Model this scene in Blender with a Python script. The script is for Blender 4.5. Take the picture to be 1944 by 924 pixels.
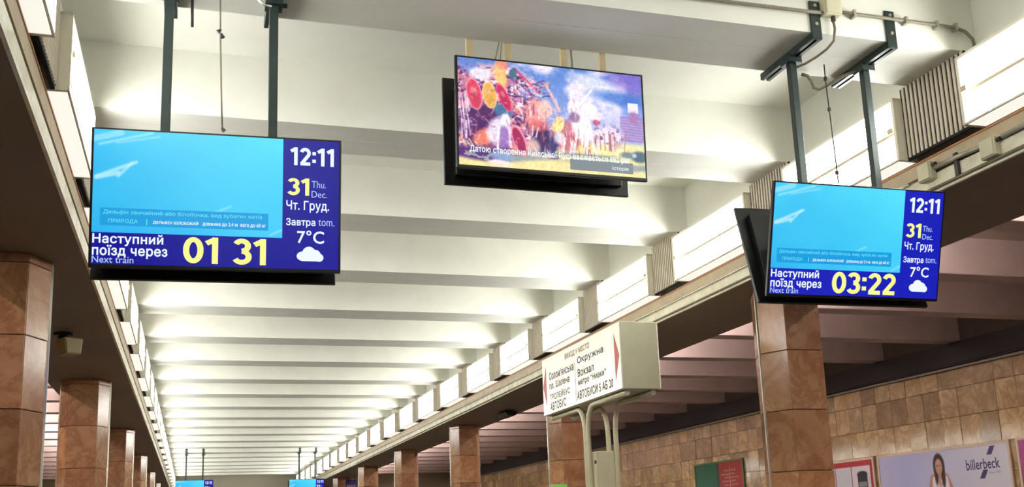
import bpy, bmesh, math, random
import numpy as np
from mathutils import Matrix, Vector
from mathutils.geometry import delaunay_2d_cdt

for o in list(bpy.data.objects):
    bpy.data.objects.remove(o, do_unlink=True)
SC = bpy.context.scene
COL = SC.collection
rnd = random.Random(7)
EYE = 1.6                       # camera height above the platform

# ------------------------------------------------------------------ camera
cam_d = bpy.data.cameras.new('camera')
cam = bpy.data.objects.new('camera', cam_d)
COL.objects.link(cam)
SC.camera = cam
cam_d.sensor_width = 36.0
cam_d.lens = 36.0 * 1943.3 / 1944.0
cam_d.shift_x = (972.0 - 957.0) / 1944.0
cam_d.shift_y = (607.3 - 462.0) / 1944.0
cam_d.clip_start = 0.05
cam_d.clip_end = 300


def cam_rot(a, b, c):
    ca, sa, cb, sb, cc, sc_ = math.cos(a), math.sin(a), math.cos(b), math.sin(b), math.cos(c), math.sin(c)
    B = Matrix(((1, 0, 0), (0, 0, -1), (0, 1, 0)))
    Ry = Matrix(((cb, 0, sb), (0, 1, 0), (-sb, 0, cb)))
    Rx = Matrix(((1, 0, 0), (0, ca, -sa), (0, sa, ca)))
    Rz = Matrix(((cc, -sc_, 0), (sc_, cc, 0), (0, 0, 1)))
    return Rz @ Rx @ Ry @ B


_M = cam_rot(-.2033, -.29904, -.03542)
_ax = (_M[0], -_M[1], -_M[2])
cam.matrix_world = Matrix(((_ax[0][0], _ax[1][0], _ax[2][0], 0),
                           (_ax[0][1], _ax[1][1], _ax[2][1], 0),
                           (_ax[0][2], _ax[1][2], _ax[2][2], EYE),
                           (0, 0, 0, 1)))

# ------------------------------------------------------------------ world, exposure
w = bpy.data.worlds.new('world')
SC.world = w
w.use_nodes = True
w.node_tree.nodes['Background'].inputs[0].default_value = (0.02, 0.018, 0.016, 1)
w.node_tree.nodes['Background'].inputs[1].default_value = 1.0
VS = SC.view_settings
VS.view_transform = 'Standard'
VS.look = 'None'
VS.gamma = 1.0
VS.use_curve_mapping = False
VS.exposure = 0.0
NAVE_LIGHT = 19.5
AISLE_LIGHT = 230.0


# ------------------------------------------------------------------ materials
def lin(c):
    return tuple(((v / 255.0) / 12.92 if v / 255.0 <= .04045 else ((v / 255.0 + .055) / 1.055) ** 2.4) for v in c)


def nodes(name):
    m = bpy.data.materials.new(name)
    m.use_nodes = True
    nt = m.node_tree
    return m, nt, nt.nodes['Principled BSDF']


def mix_rgb(nt, fac, a, b, blend='MIX'):
    n = nt.nodes.new('ShaderNodeMix')
    n.data_type = 'RGBA'
    n.blend_type = blend
    for key, v in ((0, fac), (6, a), (7, b)):
        if isinstance(v, (int, float)):
            n.inputs[key].default_value = v
        elif isinstance(v, tuple):
            n.inputs[key].default_value = (*v, 1) if len(v) == 3 else v
        else:
            nt.links.new(v, n.inputs[key])
    return n.outputs[2]


def ramp(nt, src, stops):
    r = nt.nodes.new('ShaderNodeValToRGB')
    e = r.color_ramp.elements
    while len(e) < len(stops):
        e.new(.5)
    for el, (p, c) in zip(e, stops):
        el.position = p
        el.color = (*c, 1) if len(c) == 3 else c
    nt.links.new(src, r.inputs[0])
    return r.outputs[0]


def noise(nt, scale, detail=4, rough=.55, dist=0., vec=None):
    n = nt.nodes.new('ShaderNodeTexNoise')
    n.inputs['Scale'].default_value = scale
    n.inputs['Detail'].default_value = detail
    n.inputs['Roughness'].default_value = rough
    n.inputs['Distortion'].default_value = dist
    if vec is not None:
        nt.links.new(vec, n.inputs['Vector'])
    return n.outputs[0]


def geo_pos(nt):
    return nt.nodes.new('ShaderNodeNewGeometry').outputs['Position']


def paint(name, col, rough=.6, var=.12, scale=2.0, metallic=0., bump=.0, spec=.5):
    """painted surface with faint blotches"""
    m, nt, p = nodes(name)
    c = lin(col)
    f = noise(nt, scale, 5, .6, .3, geo_pos(nt))
    dark = tuple(v * (1 - var) for v in c)
    lite = tuple(min(1, v * (1 + var)) for v in c)
    nt.links.new(ramp(nt, f, [(.3, dark), (.7, lite)]), p.inputs['Base Color'])
    p.inputs['Roughness'].default_value = rough
    p.inputs['Metallic'].default_value = metallic
    p.inputs['Specular IOR Level'].default_value = spec
    if bump:
        b = nt.nodes.new('ShaderNodeBump')
        b.inputs['Strength'].default_value = bump
        b.inputs['Distance'].default_value = .004
        nt.links.new(noise(nt, 60, 3, .6, 0, geo_pos(nt)), b.inputs['Height'])
        nt.links.new(b.outputs[0], p.inputs['Normal'])
    return m


def emit(name, col, strength=1.0, linear=False):
    m, nt, p = nodes(name)
    c = col if linear else lin(col)
    p.inputs['Base Color'].default_value = (0.01, 0.01, 0.01, 1)
    p.inputs['Roughness'].default_value = .3
    p.inputs['Emission Color'].default_value = (*c, 1)
    p.inputs['Emission Strength'].default_value = strength
    return m


def marble(name, a, b, vein, rough=.22, scale=3.2):
    m, nt, p = nodes(name)
    oi = nt.nodes.new('ShaderNodeObjectInfo')
    pos = geo_pos(nt)
    add = nt.nodes.new('ShaderNodeVectorMath')
    add.operation = 'ADD'
    mul = nt.nodes.new('ShaderNodeVectorMath')
    mul.operation = 'SCALE'
    mul.inputs[3].default_value = 17.0
    comb = nt.nodes.new('ShaderNodeCombineXYZ')
    for i in range(3):
        nt.links.new(oi.outputs['Random'], comb.inputs[i])
    nt.links.new(comb.outputs[0], mul.inputs[0])
    nt.links.new(pos, add.inputs[0])
    nt.links.new(mul.outputs[0], add.inputs[1])
    v = add.outputs[0]
    base = ramp(nt, noise(nt, scale, 6, .62, .8, v), [(.32, lin(a)), (.68, lin(b))])
    veins = ramp(nt, noise(nt, scale * 1.7, 6, .7, .9, v), [(.42, (0, 0, 0)), (.5, (.6, .6, .6)), (.58, (0, 0, 0))])
    c = mix_rgb(nt, veins, base, lin(vein))
    tint = ramp(nt, oi.outputs['Random'], [(0, (.72, .68, .66)), (.5, (1, 1, 1)), (1, (1.18, 1.12, 1.0))])
    c = mix_rgb(nt, 1.0, c, tint, 'MULTIPLY')
    nt.links.new(c, p.inputs['Base Color'])
    p.inputs['Roughness'].default_value = rough
    return m


def vcol(name, attr='Col', emission=None, rough=.5):
    m, nt, p = nodes(name)
    a = nt.nodes.new('ShaderNodeAttribute')
    a.attribute_name = attr
    if emission:
        p.inputs['Base Color'].default_value = (.01, .01, .01, 1)
        nt.links.new(a.outputs[0], p.inputs['Emission Color'])
        p.inputs['Emission Strength'].default_value = emission
        p.inputs['Roughness'].default_value = .3
    else:
        nt.links.new(a.outputs[0], p.inputs['Base Color'])
        p.inputs['Roughness'].default_value = rough
    return m


MT = {}
MT['cream'] = paint('cream_paint', (232, 232, 222), .7, .05, 1.1)
MT['cream_beam'] = paint('cream_beam_paint', (230, 230, 220), .7, .06, 1.4)
MT['aisle'] = paint('aisle_paint', (206, 186, 178), .75, .1, 1.2)
MT['brown'] = paint('brown_soffit_paint', (128, 112, 92), .6, .1, 1.0)
MT['fascia'] = paint('fascia_stone', (240, 232, 208), .22, .18, 5.0)
MT['fascia_up'] = paint('fascia_tan_metal', (186, 166, 132), .45, .15, 4.0)
MT['copper'] = paint('copper_edge', (176, 122, 80), .35, .15, 6.0, .6)
MT['groove'] = paint('dark_groove', (44, 36, 30), .8, .1, 3)
MT['rib'] = paint('ribbed_panel_paint', (214, 202, 182), .5, .06, 4)
MT['ribgap'] = paint('ribbed_panel_gap', (14, 11, 10), .8, .1, 4)
MT['housing'] = paint('light_box_housing', (238, 232, 214), .45, .03, 4)
MT['bar'] = paint('light_box_bar', (206, 192, 160), .45, .05, 6)
MT['black'] = paint('black_plastic', (16, 16, 18), .35, .1, 8)
MT['dkmetal'] = paint('dark_green_steel', (44, 56, 54), .4, .15, 14, .3)
MT['tanmetal'] = paint('tan_steel', (186, 168, 130), .5, .1, 12)
MT['gray'] = paint('grey_steel', (170, 166, 152), .4, .1, 12, .5)
MT['ltmetal'] = paint('pale_steel', (226, 222, 208), .25, .05, 10, .7)
MT['sage'] = paint('sage_enamel', (196, 192, 164), .4, .06, 6)
MT['signwhite'] = paint('sign_cream_glass', (250, 246, 226), .25, .03, 8)
_p = MT['signwhite'].node_tree.nodes['Principled BSDF']
_p.inputs['Emission Color'].default_value = (1, .95, .78, 1)
_p.inputs['Emission Strength'].default_value = .30
MT['tube'] = paint('ivory_tube', (222, 216, 186), .3, .06, 8)
MT['jbox'] = paint('junction_box_plastic', (206, 200, 172), .5, .05, 10)
MT['cable'] = paint('grey_cable', (126, 118, 100), .5, .15, 20)
MT['dkcable'] = paint('dark_cable', (52, 50, 46), .5, .15, 20)
MT['floor'] = paint('granite_floor', (96, 94, 88), .25, .25, 9)
MT['track'] = paint('track_bed', (48, 44, 40), .8, .2, 4)
MT['blackwall'] = paint('black_duct_band', (28, 20, 19), .6, .2, 2)
MT['wallcore'] = paint('tile_bedding', (70, 56, 44), .8, .15, 5)
MT['endwall'] = paint('end_wall_paint', (196, 190, 168), .6, .06, .5)
MT['tile'] = marble('wall_marble', (162, 136, 98), (206, 182, 136), (142, 108, 72), .13, 1.2)
MT['pmarble'] = marble('column_marble', (164, 116, 84), (196, 156, 118), (142, 92, 62), .2, 1.6)
MT['red'] = paint('sign_red', (196, 60, 44), .4, .08, 10)
MT['inkdark'] = paint('sign_ink', (60, 58, 62), .5, .05, 10)
MT['inkblue'] = paint('sign_ink_blue', (104, 106, 170), .5, .05, 10)
MT['inkgreen'] = paint('sign_ink_green', (84, 112, 64), .5, .05, 10)
MT['inkbrown'] = paint('sign_ink_brown', (150, 108, 52), .5, .05, 10)
MT['diff'] = emit('diffuser_glow', (1.0, 1.0, .95), NAVE_LIGHT, True)
MT['diffunder'] = emit('diffuser_under_glow', (1.0, .97, .86), .95, True)
MT['adiff'] = emit('aisle_diffuser_glow', (1.0, .88, .86), AISLE_LIGHT, True)
MT['scr_navy'] = emit('screen_navy', (4, 4, 150), 1.0)
MT['scr_royal'] = emit('screen_royal', (14, 26, 186), 1.0)
MT['scr_white'] = emit('screen_white', (240, 250, 255), 1.0)
MT['scr_yellow'] = emit('screen_yellow', (244, 246, 140), 1.1)
MT['scr_pale'] = emit('screen_pale_blue', (190, 214, 255), .9)
MT['scr_cyan'] = emit('screen_caption_cyan', (120, 235, 250), 1.0)
MT['scr_bar'] = emit('screen_caption_bar', (10, 160, 226), 1.0)
MT['scr_off'] = paint('glass_dark', (8, 8, 12), .12, .05, 8)
MT['scr_grey'] = emit('screen_caption_grey', (128, 138, 146), 1.0)
MT['green_glow'] = emit('green_sign_glow', (90, 190, 60), .9)
MT['vid'] = vcol('video_picture', emission=1.0)
MT['print'] = vcol('poster_print', rough=.6)
MT['pframe'] = paint('poster_frame', (206, 186, 164), .4, .06, 10)
MT['navyink'] = paint('navy_ink', (44, 40, 104), .4, .05, 10)
MT['whiteink'] = paint('white_ink', (226, 190, 180), .4, .05, 10)
MT['wgreen'] = paint('pale_green_ink', (170, 200, 180), .4, .05, 10)
MT['speaker'] = paint('speaker_olive', (150, 136, 92), .5, .1, 10)


# ------------------------------------------------------------------ mesh helpers
class MB:
    def __init__(s):
        s.v, s.f = [], []

    def box(s, x0, x1, y0, y1, z0, z1):
        n = len(s.v)
        s.v += [(x0, y0, z0), (x1, y0, z0), (x1, y1, z0), (x0, y1, z0), (x0, y0, z1), (x1, y0, z1), (x1, y1, z1), (x0, y1, z1)]
        s.f += [tuple(n + i for i in q) for q in ((3, 2, 1, 0), (4, 5, 6, 7), (0, 1, 5, 4), (1, 2, 6, 5), (2, 3, 7, 6), (3, 0, 4, 7))]
        return s

    def prism(s, poly, axis, a, b):
        """poly in the two other axes (cyclic order), extruded along axis from a to b"""
        n = len(s.v)
        k = len(poly)

        def mk(p, q):
            return {'x': (q, p[0], p[1]), 'y': (p[0], q, p[1]), 'z': (p[0], p[1], q)}[axis]
        s.v += [mk(p, a) for p in poly] + [mk(p, b) for p in poly]
        s.f.append(tuple(n + i for i in range(k))[::-1])
        s.f.append(tuple(n + k + i for i in range(k)))
        for i in range(k):
            j = (i + 1) % k
            s.f.append((n + i, n + j, n + k + j, n + k + i))
        return s

    def tube(s, pts, r, seg=8):
        pts = [Vector(p) for p in pts]
        n0 = len(s.v)
        up = None
        for i, p in enumerate(pts):
            if i == 0:
                d = pts[1] - p
            elif i == len(pts) - 1:
                d = p - pts[i - 1]
            else:
                d = (pts[i + 1] - p).normalized() + (p - pts[i - 1]).normalized()
            d.normalize()
            if up is None:
                up = d.orthogonal().normalized()
            up = (up - d * up.dot(d)).normalized()
            q = d.cross(up)
            rr = r[i] if isinstance(r, (list, tuple)) else r
            for k in range(seg):
                a = 2 * math.pi * k / seg
                s.v.append(tuple(p + (up * math.cos(a) + q * math.sin(a)) * rr))
        for i in range(len(pts) - 1):
            for k in range(seg):
                a = n0 + i * seg + k
                b = n0 + i * seg + (k + 1) % seg
                s.f.append((a, b, b + seg, a + seg))
        s.f.append(tuple(n0 + k for k in range(seg))[::-1])
        e = n0 + (len(pts) - 1) * seg
        s.f.append(tuple(e + k for k in range(seg)))
        return s

    def poly(s, pts):
        n = len(s.v)
        s.v += [tuple(p) for p in pts]
        s.f.append(tuple(range(n, n + len(pts))))
        return s

    def mesh(s, name, mat, bevel=0, smooth=False):
        me = bpy.data.meshes.new(name)
        me.from_pydata(s.v, [], s.f)
        if bevel or True:
            bm = bmesh.new()
            bm.from_mesh(me)
            bmesh.ops.recalc_face_normals(bm, faces=bm.faces)
            if bevel:
                bmesh.ops.bevel(bm, geom=list(bm.edges), offset=bevel, segments=1, affect='EDGES', clamp_overlap=True)
            bm.to_mesh(me)
            bm.free()
        if smooth:
            for p in me.polygons:
                p.use_smooth = True
        if mat:
            me.materials.append(MT[mat] if isinstance(mat, str) else mat)
        return me

    def build(s, name, mat, parent=None, bevel=0, smooth=False):
        return add(name, s.mesh(name, mat, bevel, smooth), parent)


def add(name, me, parent=None, loc=None, rot=None):
    o = bpy.data.objects.new(name, me)
    COL.objects.link(o)
    if parent is not None:
        o.parent = parent
    if loc is not None:
        o.location = loc
    if rot is not None:
        o.rotation_euler = rot
    return o


def thing(name, label, cat, loc=(0, 0, 0), rot=(0, 0, 0), group=None):
    o = add(name, None, None, loc, rot)
    o.empty_display_size = .1
    return tag(o, label, cat, group)


def tag(o, label, cat, group=None):
    o['label'] = label
    o['category'] = cat
    if group:
        o['group'] = group
    return o


def struct(o, label=None):
    o['kind'] = 'structure'
    if label:
        o['label'] = label
        o['category'] = 'structure'
    return o


def copy_tree(o, parent=None):
    c = o.copy()
    COL.objects.link(c)
    c.parent = parent
    for ch in list(o.children):
        copy_tree(ch, c)
    return c


ORD = ['first', 'second', 'third', 'fourth', 'fifth', 'sixth', 'seventh', 'eighth', 'ninth', 'tenth', 'eleventh', 'twelfth', 'thirteenth',
       'fourteenth', 'fifteenth', 'sixteenth', 'seventeenth', 'eighteenth', 'nineteenth', 'twentieth', 'twenty-first', 'twenty-second',
       'twenty-third', 'twenty-fourth', 'twenty-fifth', 'twenty-sixth']

_tcache = {}


def ribbon(pts, wd, ext=0.):
    """flat stroke of width wd along a polyline"""
    p = np.array(pts, float)
    d = np.diff(p, axis=0)
    d /= np.linalg.norm(d, axis=1)[:, None] + 1e-9
    p[0] -= d[0] * ext
    p[-1] += d[-1] * ext
    t = np.vstack([d[:1], d[:-1] + d[1:], d[-1:]])
    t /= np.linalg.norm(t, axis=1)[:, None] + 1e-9
    nr = np.stack([-t[:, 1], t[:, 0]], 1)
    k = len(p)
    v = np.vstack([p + nr * wd / 2, p - nr * wd / 2])
    return v, [(i, i + 1, k + i + 1, k + i) for i in range(k - 1)]


def arc(cx, cy, rx, ry, a0, a1, n=14):
    return [(cx + rx * math.cos(math.radians(a0 + (a1 - a0) * i / n)), cy + ry * math.sin(math.radians(a0 + (a1 - a0) * i / n))) for i in range(n + 1)]


DIG = {'0': (.66, [arc(.31, .5, .215, .405, 0, 180), arc(.31, .5, .215, .405, 180, 360)]),
       '1': (.50, [[(.30, .0), (.30, 1.0)], [(.04, .77), (.30, .93)]]),
       '2': (.64, [arc(.29, .69, .20, .215, 165, -32) + [(.12, .12)], [(.04, .095), (.56, .095)]]),
       '3': (.62, [arc(.27, .715, .19, .19, 158, -90), arc(.27, .30, .215, .21, 90, -155)]),
       ':': (.28, [[(.12, .18), (.12, .36)], [(.12, .60), (.12, .78)]]),
       ' ': (.34, [])}


def digit_raw(s, wd=.185):
    vs, fs, x = [], [], 0.
    for ch in s:
        adv, strokes = DIG[ch]
        for st in strokes:
            v, f = ribbon(st, wd)
            n = sum(len(q) for q in vs)
            vs.append(v + np.array((x, 0)))
            fs += [tuple(n + i for i in q) for q in f]
        x += adv
    return np.vstack(vs), fs


def text_raw(s, bold):
    """outline of the built-in typeface, filled here (constrained triangulation, even-odd rule); bold strokes the outline"""
    if (s, bold) in _tcache:
        return _tcache[(s, bold)]
    if all(ch in DIG for ch in s):
        _tcache[(s, bold)] = digit_raw(s)
        return _tcache[(s, bold)]
    cu = bpy.data.curves.new('lettering', 'FONT')
    cu.body = s
    cu.size = 1
    cu.resolution_u = 3
    cu.fill_mode = 'NONE'
    cu.space_character = 1 + bold * 2.5
    o = bpy.data.objects.new('lettering', cu)
    COL.objects.link(o)
    bpy.context.view_layer.update()
    me = bpy.data.meshes.new_from_object(o.evaluated_get(bpy.context.evaluated_depsgraph_get()))
    co = [v.co.to_2d() for v in me.vertices]
    ed = [tuple(e.vertices) for e in me.edges]
    bpy.data.objects.remove(o, do_unlink=True)
    bpy.data.meshes.remove(me)
    bpy.data.curves.remove(cu)
    V, E_, F, *_ = delaunay_2d_cdt(co, ed, [], 0, 1e-6)
    P = np.array([tuple(v) for v in V])
    T = np.array(F)
    cen = P[T].mean(1)
    A = np.array([tuple(co[i]) for i, j in ed])
    B = np.array([tuple(co[j]) for i, j in ed])
    cross = np.zeros(len(cen), int)
    for a_, b_ in zip(A, B):
        up = (a_[1] > cen[:, 1]) != (b_[1] > cen[:, 1])
        if abs(b_[1] - a_[1]) > 1e-12:
            xi = a_[0] + (cen[:, 1] - a_[1]) * (b_[0] - a_[0]) / (b_[1] - a_[1])
            cross += up & (cen[:, 0] < xi)
    vs, fs = [P], [tuple(t) for t in T[cross % 2 == 1]]
    if bold:
        n = len(P)
        for a_, b_ in zip(A, B):
            if np.hypot(*(b_ - a_)) < 1e-5:
                continue
            v, f = ribbon([a_, b_], bold * 2, bold * .7)
            vs.append(v)
            fs += [tuple(n + i for i in q) for q in f]
            n += 4
    P = np.vstack(vs)
    use = sorted({i for f in fs for i in f})
    mp = {k: i for i, k in enumerate(use)}
    _tcache[(s, bold)] = (P[use], [tuple(mp[i] for i in f) for f in fs])
    return _tcache[(s, bold)]


def lettering(s, parent, x0, x1, z0, z1, y, mat, bold=.0, name='lettering'):
    """flat lettering that fills the rectangle x0..x1, z0..z1 of the parent's front plane"""
    co, fs = text_raw(s, bold)
    lo, hi = co.min(0), co.max(0)
    q = (co - lo) / (hi - lo)
    vs = [(x0 + a * (x1 - x0), y, z0 + b * (z1 - z0)) for a, b in q]
    me = bpy.data.meshes.new(name)
    me.from_pydata(vs, [], fs)
    me.materials.append(MT[mat])
    return add(name, me, parent)


def picture(name, img, parent, x0, x1, z0, z1, y, mat):
    """img: H x W x 3 sRGB 0..255, row 0 on top; one vertex per sample"""
    H, W, _ = img.shape
    xs = np.linspace(x0, x1, W)
    zs = np.linspace(z1, z0, H)
    X, Z = np.meshgrid(xs, zs)
    vs = np.stack([X, np.full_like(X, y), Z], -1).reshape(-1, 3)
    idx = np.arange(H * W).reshape(H, W)
    f = np.stack([idx[1:, :-1], idx[1:, 1:], idx[:-1, 1:], idx[:-1, :-1]], -1).reshape(-1, 4)
    me = bpy.data.meshes.new(name)
    me.from_pydata(vs.tolist(), [], f.tolist())
    c = np.clip(img.reshape(-1, 3) / 255., 0, 1)
    c = np.where(c <= .04045, c / 12.92, ((c + .055) / 1.055) ** 2.4)
    at = me.color_attributes.new('Col', 'FLOAT_COLOR', 'POINT')
    at.data.foreach_set('color', np.concatenate([c, np.ones((len(c), 1))], 1).astype(np.float32).ravel())
    me.materials.append(MT[mat])
    return add(name, me, parent)


class Canvas:
    """tiny raster painter used for what the screens and posters show"""

    def __init__(s, W, H, aspect, seed=1):
        s.W, s.H = W, H
        s.u, s.v = np.meshgrid((np.arange(W) + .5) / W, (np.arange(H) + .5) / H)
        s.a = aspect
        s.px = 1.2 / H
        s.img = np.zeros((H, W, 3))
        s.r = np.random.RandomState(seed)

    def mixin(s, m, c):
        m = np.clip(m, 0, 1)[..., None]
        s.img = s.img * (1 - m) + np.array(c, float) * m

    def fill(s, c):
        s.img[:] = c

    def noise(s, fu, fv, oct=4):
        out = np.zeros((s.H, s.W))
        amp, tot = 1., 0.
        for k in range(oct):
            nu, nv = int(fu * 2 ** k) + 2, int(fv * 2 ** k) + 2
            g = s.r.rand(nv + 1, nu + 1)
            x, y = s.u * (nu - 1), s.v * (nv - 1)
            i, j = x.astype(int), y.astype(int)
            fx, fy = x - i, y - j
            fx, fy = fx * fx * (3 - 2 * fx), fy * fy * (3 - 2 * fy)
            out += amp * ((g[j, i] * (1 - fx) + g[j, i + 1] * fx) * (1 - fy) + (g[j + 1, i] * (1 - fx) + g[j + 1, i + 1] * fx) * fy)
            tot += amp
            amp *= .55
        return out / tot

    def ell(s, cu, cv, ru, rv, c, ang=0., soft=None, op=1.):
        du, dv = (s.u - cu) * s.a, s.v - cv
        ca, sa = math.cos(ang), math.sin(ang)
        x, y = (du * ca + dv * sa) / (ru * s.a), (-du * sa + dv * ca) / rv
        d = np.sqrt(x * x + y * y)
        w = soft or s.px / min(ru * s.a, rv)
        s.mixin(op * np.clip((1 - d) / w + .5, 0, 1), c)

    def line(s, u0, v0, u1, v1, wd, c, op=1.):
        ax, ay, bx, by = u0 * s.a, v0, u1 * s.a, v1
        px, py = s.u * s.a - ax, s.v - ay
        dx, dy = bx - ax, by - ay
        t = np.clip((px * dx + py * dy) / (dx * dx + dy * dy + 1e-9), 0, 1)
        d = np.hypot(px - t * dx, py - t * dy)
        s.mixin(op * np.clip((wd - d) / s.px + .5, 0, 1), c)

    def rect(s, u0, v0, u1, v1, c, op=1.):
        m = (s.u >= u0) & (s.u <= u1) & (s.v >= v0) & (s.v <= v1)
        s.mixin(m * op, c)


# ------------------------------------------------------------------ layout (metres; heights above the platform)
XC = 1.91
HB, HL, HR, HF, HW = 2.69, 2.68, 2.635, 2.575, 2.76     # half widths: fascia, lip, ribbed panel, light box face, coffer wall
Z_LIN = EYE + 2.067
Z_FT = EYE + 2.31
Z_SOF = EYE + 2.846
Z_CEIL = EYE + 3.31
Y0, Y1 = -7.0, 49.4
WALL_R, WALL_L = 12.2, -8.4
LIN_OUT = 3.70
BEAM0, BEAM_W, BEAM_P = 4.836, .53, 2.0
k_beams = [k for k in range(-5, 23) if BEAM0 + k * BEAM_P > Y0 and BEAM0 + k * BEAM_P < Y1 - .6]

# floor
struct(MB().box(WALL_L + 3.9, WALL_R - 3.9, Y0, Y1, -1.2, 0).build('floor', 'floor'))
struct(MB().box(WALL_R - 3.9, WALL_R + .2, Y0, Y1, -1.3, -1.1).build('floor', 'track'))
struct(MB().box(WALL_L - .2, WALL_L + 3.9, Y0, Y1, -1.3, -1.1).build('floor', 'track'))

# nave ceiling with its cross beams
ceil = struct(MB().box(XC - HW - .3, XC + HW + .3, Y0, Y1, Z_CEIL, Z_CEIL + .2).build('ceiling', 'cream'))
bmsh = None
for k in k_beams:
    if bmsh is None:
        b = MB()
        b.box(XC - HW - .05, XC + HW + .05, 0, BEAM_W * .47, Z_SOF, Z_CEIL + .05)
        b.box(XC - HW - .05, XC + HW + .05, BEAM_W * .47 + .006, BEAM_W, Z_SOF, Z_CEIL + .05)
        b.box(XC - HW - .05, XC + HW + .05, BEAM_W * .47 - .01, BEAM_W * .47 + .016, Z_SOF + .006, Z_CEIL + .05)
        bmsh = b.mesh('beam', 'cream_beam')
    add('beam', bmsh, ceil, (0, BEAM0 + k * BEAM_P, 0))

# aisle ceilings with their beams
aisle_ceil = {}
for side in (1, -1):
    xa = XC + side * (LIN_OUT - .4)
    xb = WALL_R + .1 if side > 0 else WALL_L - .1
    x0, x1 = min(xa, xb), max(xa, xb)
    c = struct(MB().box(x0, x1, Y0, Y1, Z_CEIL, Z_CEIL + .2).build('ceiling', 'aisle'))
    aisle_ceil[side] = c
    me = MB().box(x0, x1, 0, .32, Z_SOF, Z_CEIL + .05).mesh('beam', 'aisle', .006)
    for k in range(-6, 22):
        y = 7.87 + 2.0 * k
        if Y0 < y < Y1 - .5:
            add('beam', me, c, (0, y, 0))

# lintels: brown soffit body, fascia bands, coffer wall, ribbed panels
rib = MB()
n = 15
wp = .60
for i in range(n):
    a = i * wp / n
    rib.prism([(0, a), (-.008, a + .001), (-.008, a + wp / n * .52), (0, a + wp / n * .53)], 'z', Z_FT + .045, Z_SOF + .002)
RIB = rib.mesh('ribbed_panel', 'rib')
RIBBACK = MB().box(.0, .02, -.005, wp + .005, Z_FT + .03, Z_SOF + .002).mesh('panel_back', 'ribgap')
for side, nm in ((1, 'trim_1'), (-1, 'trim_2')):
    def sx(h):
        return XC + side * h

    def bx(mb, a, b, y0, y1, z0, z1):
        return mb.box(min(sx(a), sx(b)), max(sx(a), sx(b)), y0, y1, z0, z1)
    root = struct(bx(MB(), HB + .012, LIN_OUT, Y0, Y1, Z_LIN, Z_FT).build(nm, 'brown'))
    up = MB()
    bx(up, HW, LIN_OUT - .35, Y0, Y1, Z_FT, Z_CEIL)
    up.build('coffer_wall', 'cream', root)
    up = MB()
    bx(up, LIN_OUT - .35, LIN_OUT - .05, Y0, Y1, Z_FT, Z_CEIL)
    up.build('aisle_side_wall', 'aisle', root)
    L = MB()
    bx(L, HB, HB + .02, Y0, Y1, Z_LIN - .002, Z_LIN + .03)
    L.build('bottom_flange', 'fascia', root)
    L = MB()
    bx(L, HB + .004, HB + .02, Y0, Y1, Z_LIN + .042, Z_LIN + .125)
    L.build('fascia_band', 'fascia', root)
    L = MB()
    pts = [(sx(HB), Z_LIN + .145), (sx(HL), Z_FT - .02), (sx(HL), Z_FT - .012), (sx(HB + .02), Z_FT - .012), (sx(HB + .02), Z_LIN + .145)]
    L.prism(pts, 'y', Y0, Y1)
    L.build('upper_band', 'fascia_up', root)
    L = MB()
    bx(L, HL - .006, HW + .02, Y0, Y1, Z_FT - .012, Z_FT)
    L.build('copper_lip', 'copper', root)
    for k in k_beams:
        y = BEAM0 + k * BEAM_P
        o = add('ribbed_panel', RIB, root, (sx(HR + .010), y, 0))
        o.scale = (side, 1, 1)
        g = add('panel_back', RIBBACK, o)

# light boxes (the station's lamps): housing, two stacked diffusers, divider bars, glowing underside
BL = BEAM_P - .60
zb, zt = Z_FT + .03, Z_FT + .475
zm = (zb + zt) / 2


def make_light_box(name, glow, under):
    r = add(name, None)
    r.empty_display_size = .1
    h = MB()
    h.box(.02, .17, 0, BL, zt - .02, zt)
    h.box(.15, .17, 0, BL, zb, zt)
    h.box(.0, .17, 0, .025, zb, zt)
    h.box(.0, .17, BL - .025, BL, zb, zt)
    h.box(.0, .02, 0, BL, zt - .02, zt)
    h.box(.0, .012, 0, BL, zb, zb + .012)
    h.build('housing', 'housing', r)
    MB().box(.070, .080, .026, BL - .026, zm + .012, zt - .022).build('diffuser', glow, r)
    MB().box(.070, .080, .026, BL - .026, zb + .014, zm - .012).build('diffuser', glow, r)
    MB().box(.045, .080, .026, BL - .026, zm - .011, zm + .011).build('divider_bar', 'bar', r)
    MB().box(.014, .15, .026, BL - .026, zb + .002, zb + .010).build('bottom_diffuser', under, r)
    MB().box(-.012, .0, .03, .075, zm - .018, zm + .018).build('latch', 'bar', r)
    MB().box(-.012, .0, BL - .075, BL - .03, zm - .018, zm + .018).build('latch', 'bar', r)
    return r


PB = make_light_box('light_box', 'diff', 'diffunder')
used = False
for side, nm in ((1, 'right'), (-1, 'left')):
    cnt = 0
    for k in k_beams[:-1]:
        y = BEAM0 + k * BEAM_P + .60
        o = PB if not used else copy_tree(PB)
        used = True
        o.location = (XC + side * HF, y, 0)
        o.scale = (side, 1, 1)
        if y + BL < (4.2 if side > 0 else 4.0):
            tag(o, f'glowing white light box on the {nm} lintel behind the camera', 'light', f'light boxes on the {nm} lintel behind the camera')
        else:
            tag(o, f'{ORD[cnt]} glowing light box from the camera on ledge of the {nm} lintel', 'light', f'light boxes along the {nm} lintel')
            cnt += 1
BAT = MB().box(-.05, .05, 0, BL, -.06, 0).mesh('tube_lamp', 'housing', .004)
TUB = MB().tube([(0, .06, -.10), (0, BL - .06, -.10)], .016, 8).mesh('tube', 'adiff')
HOL = MB().box(-.02, .02, 0, .035, -.13, -.06).mesh('holder', 'housing')
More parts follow.
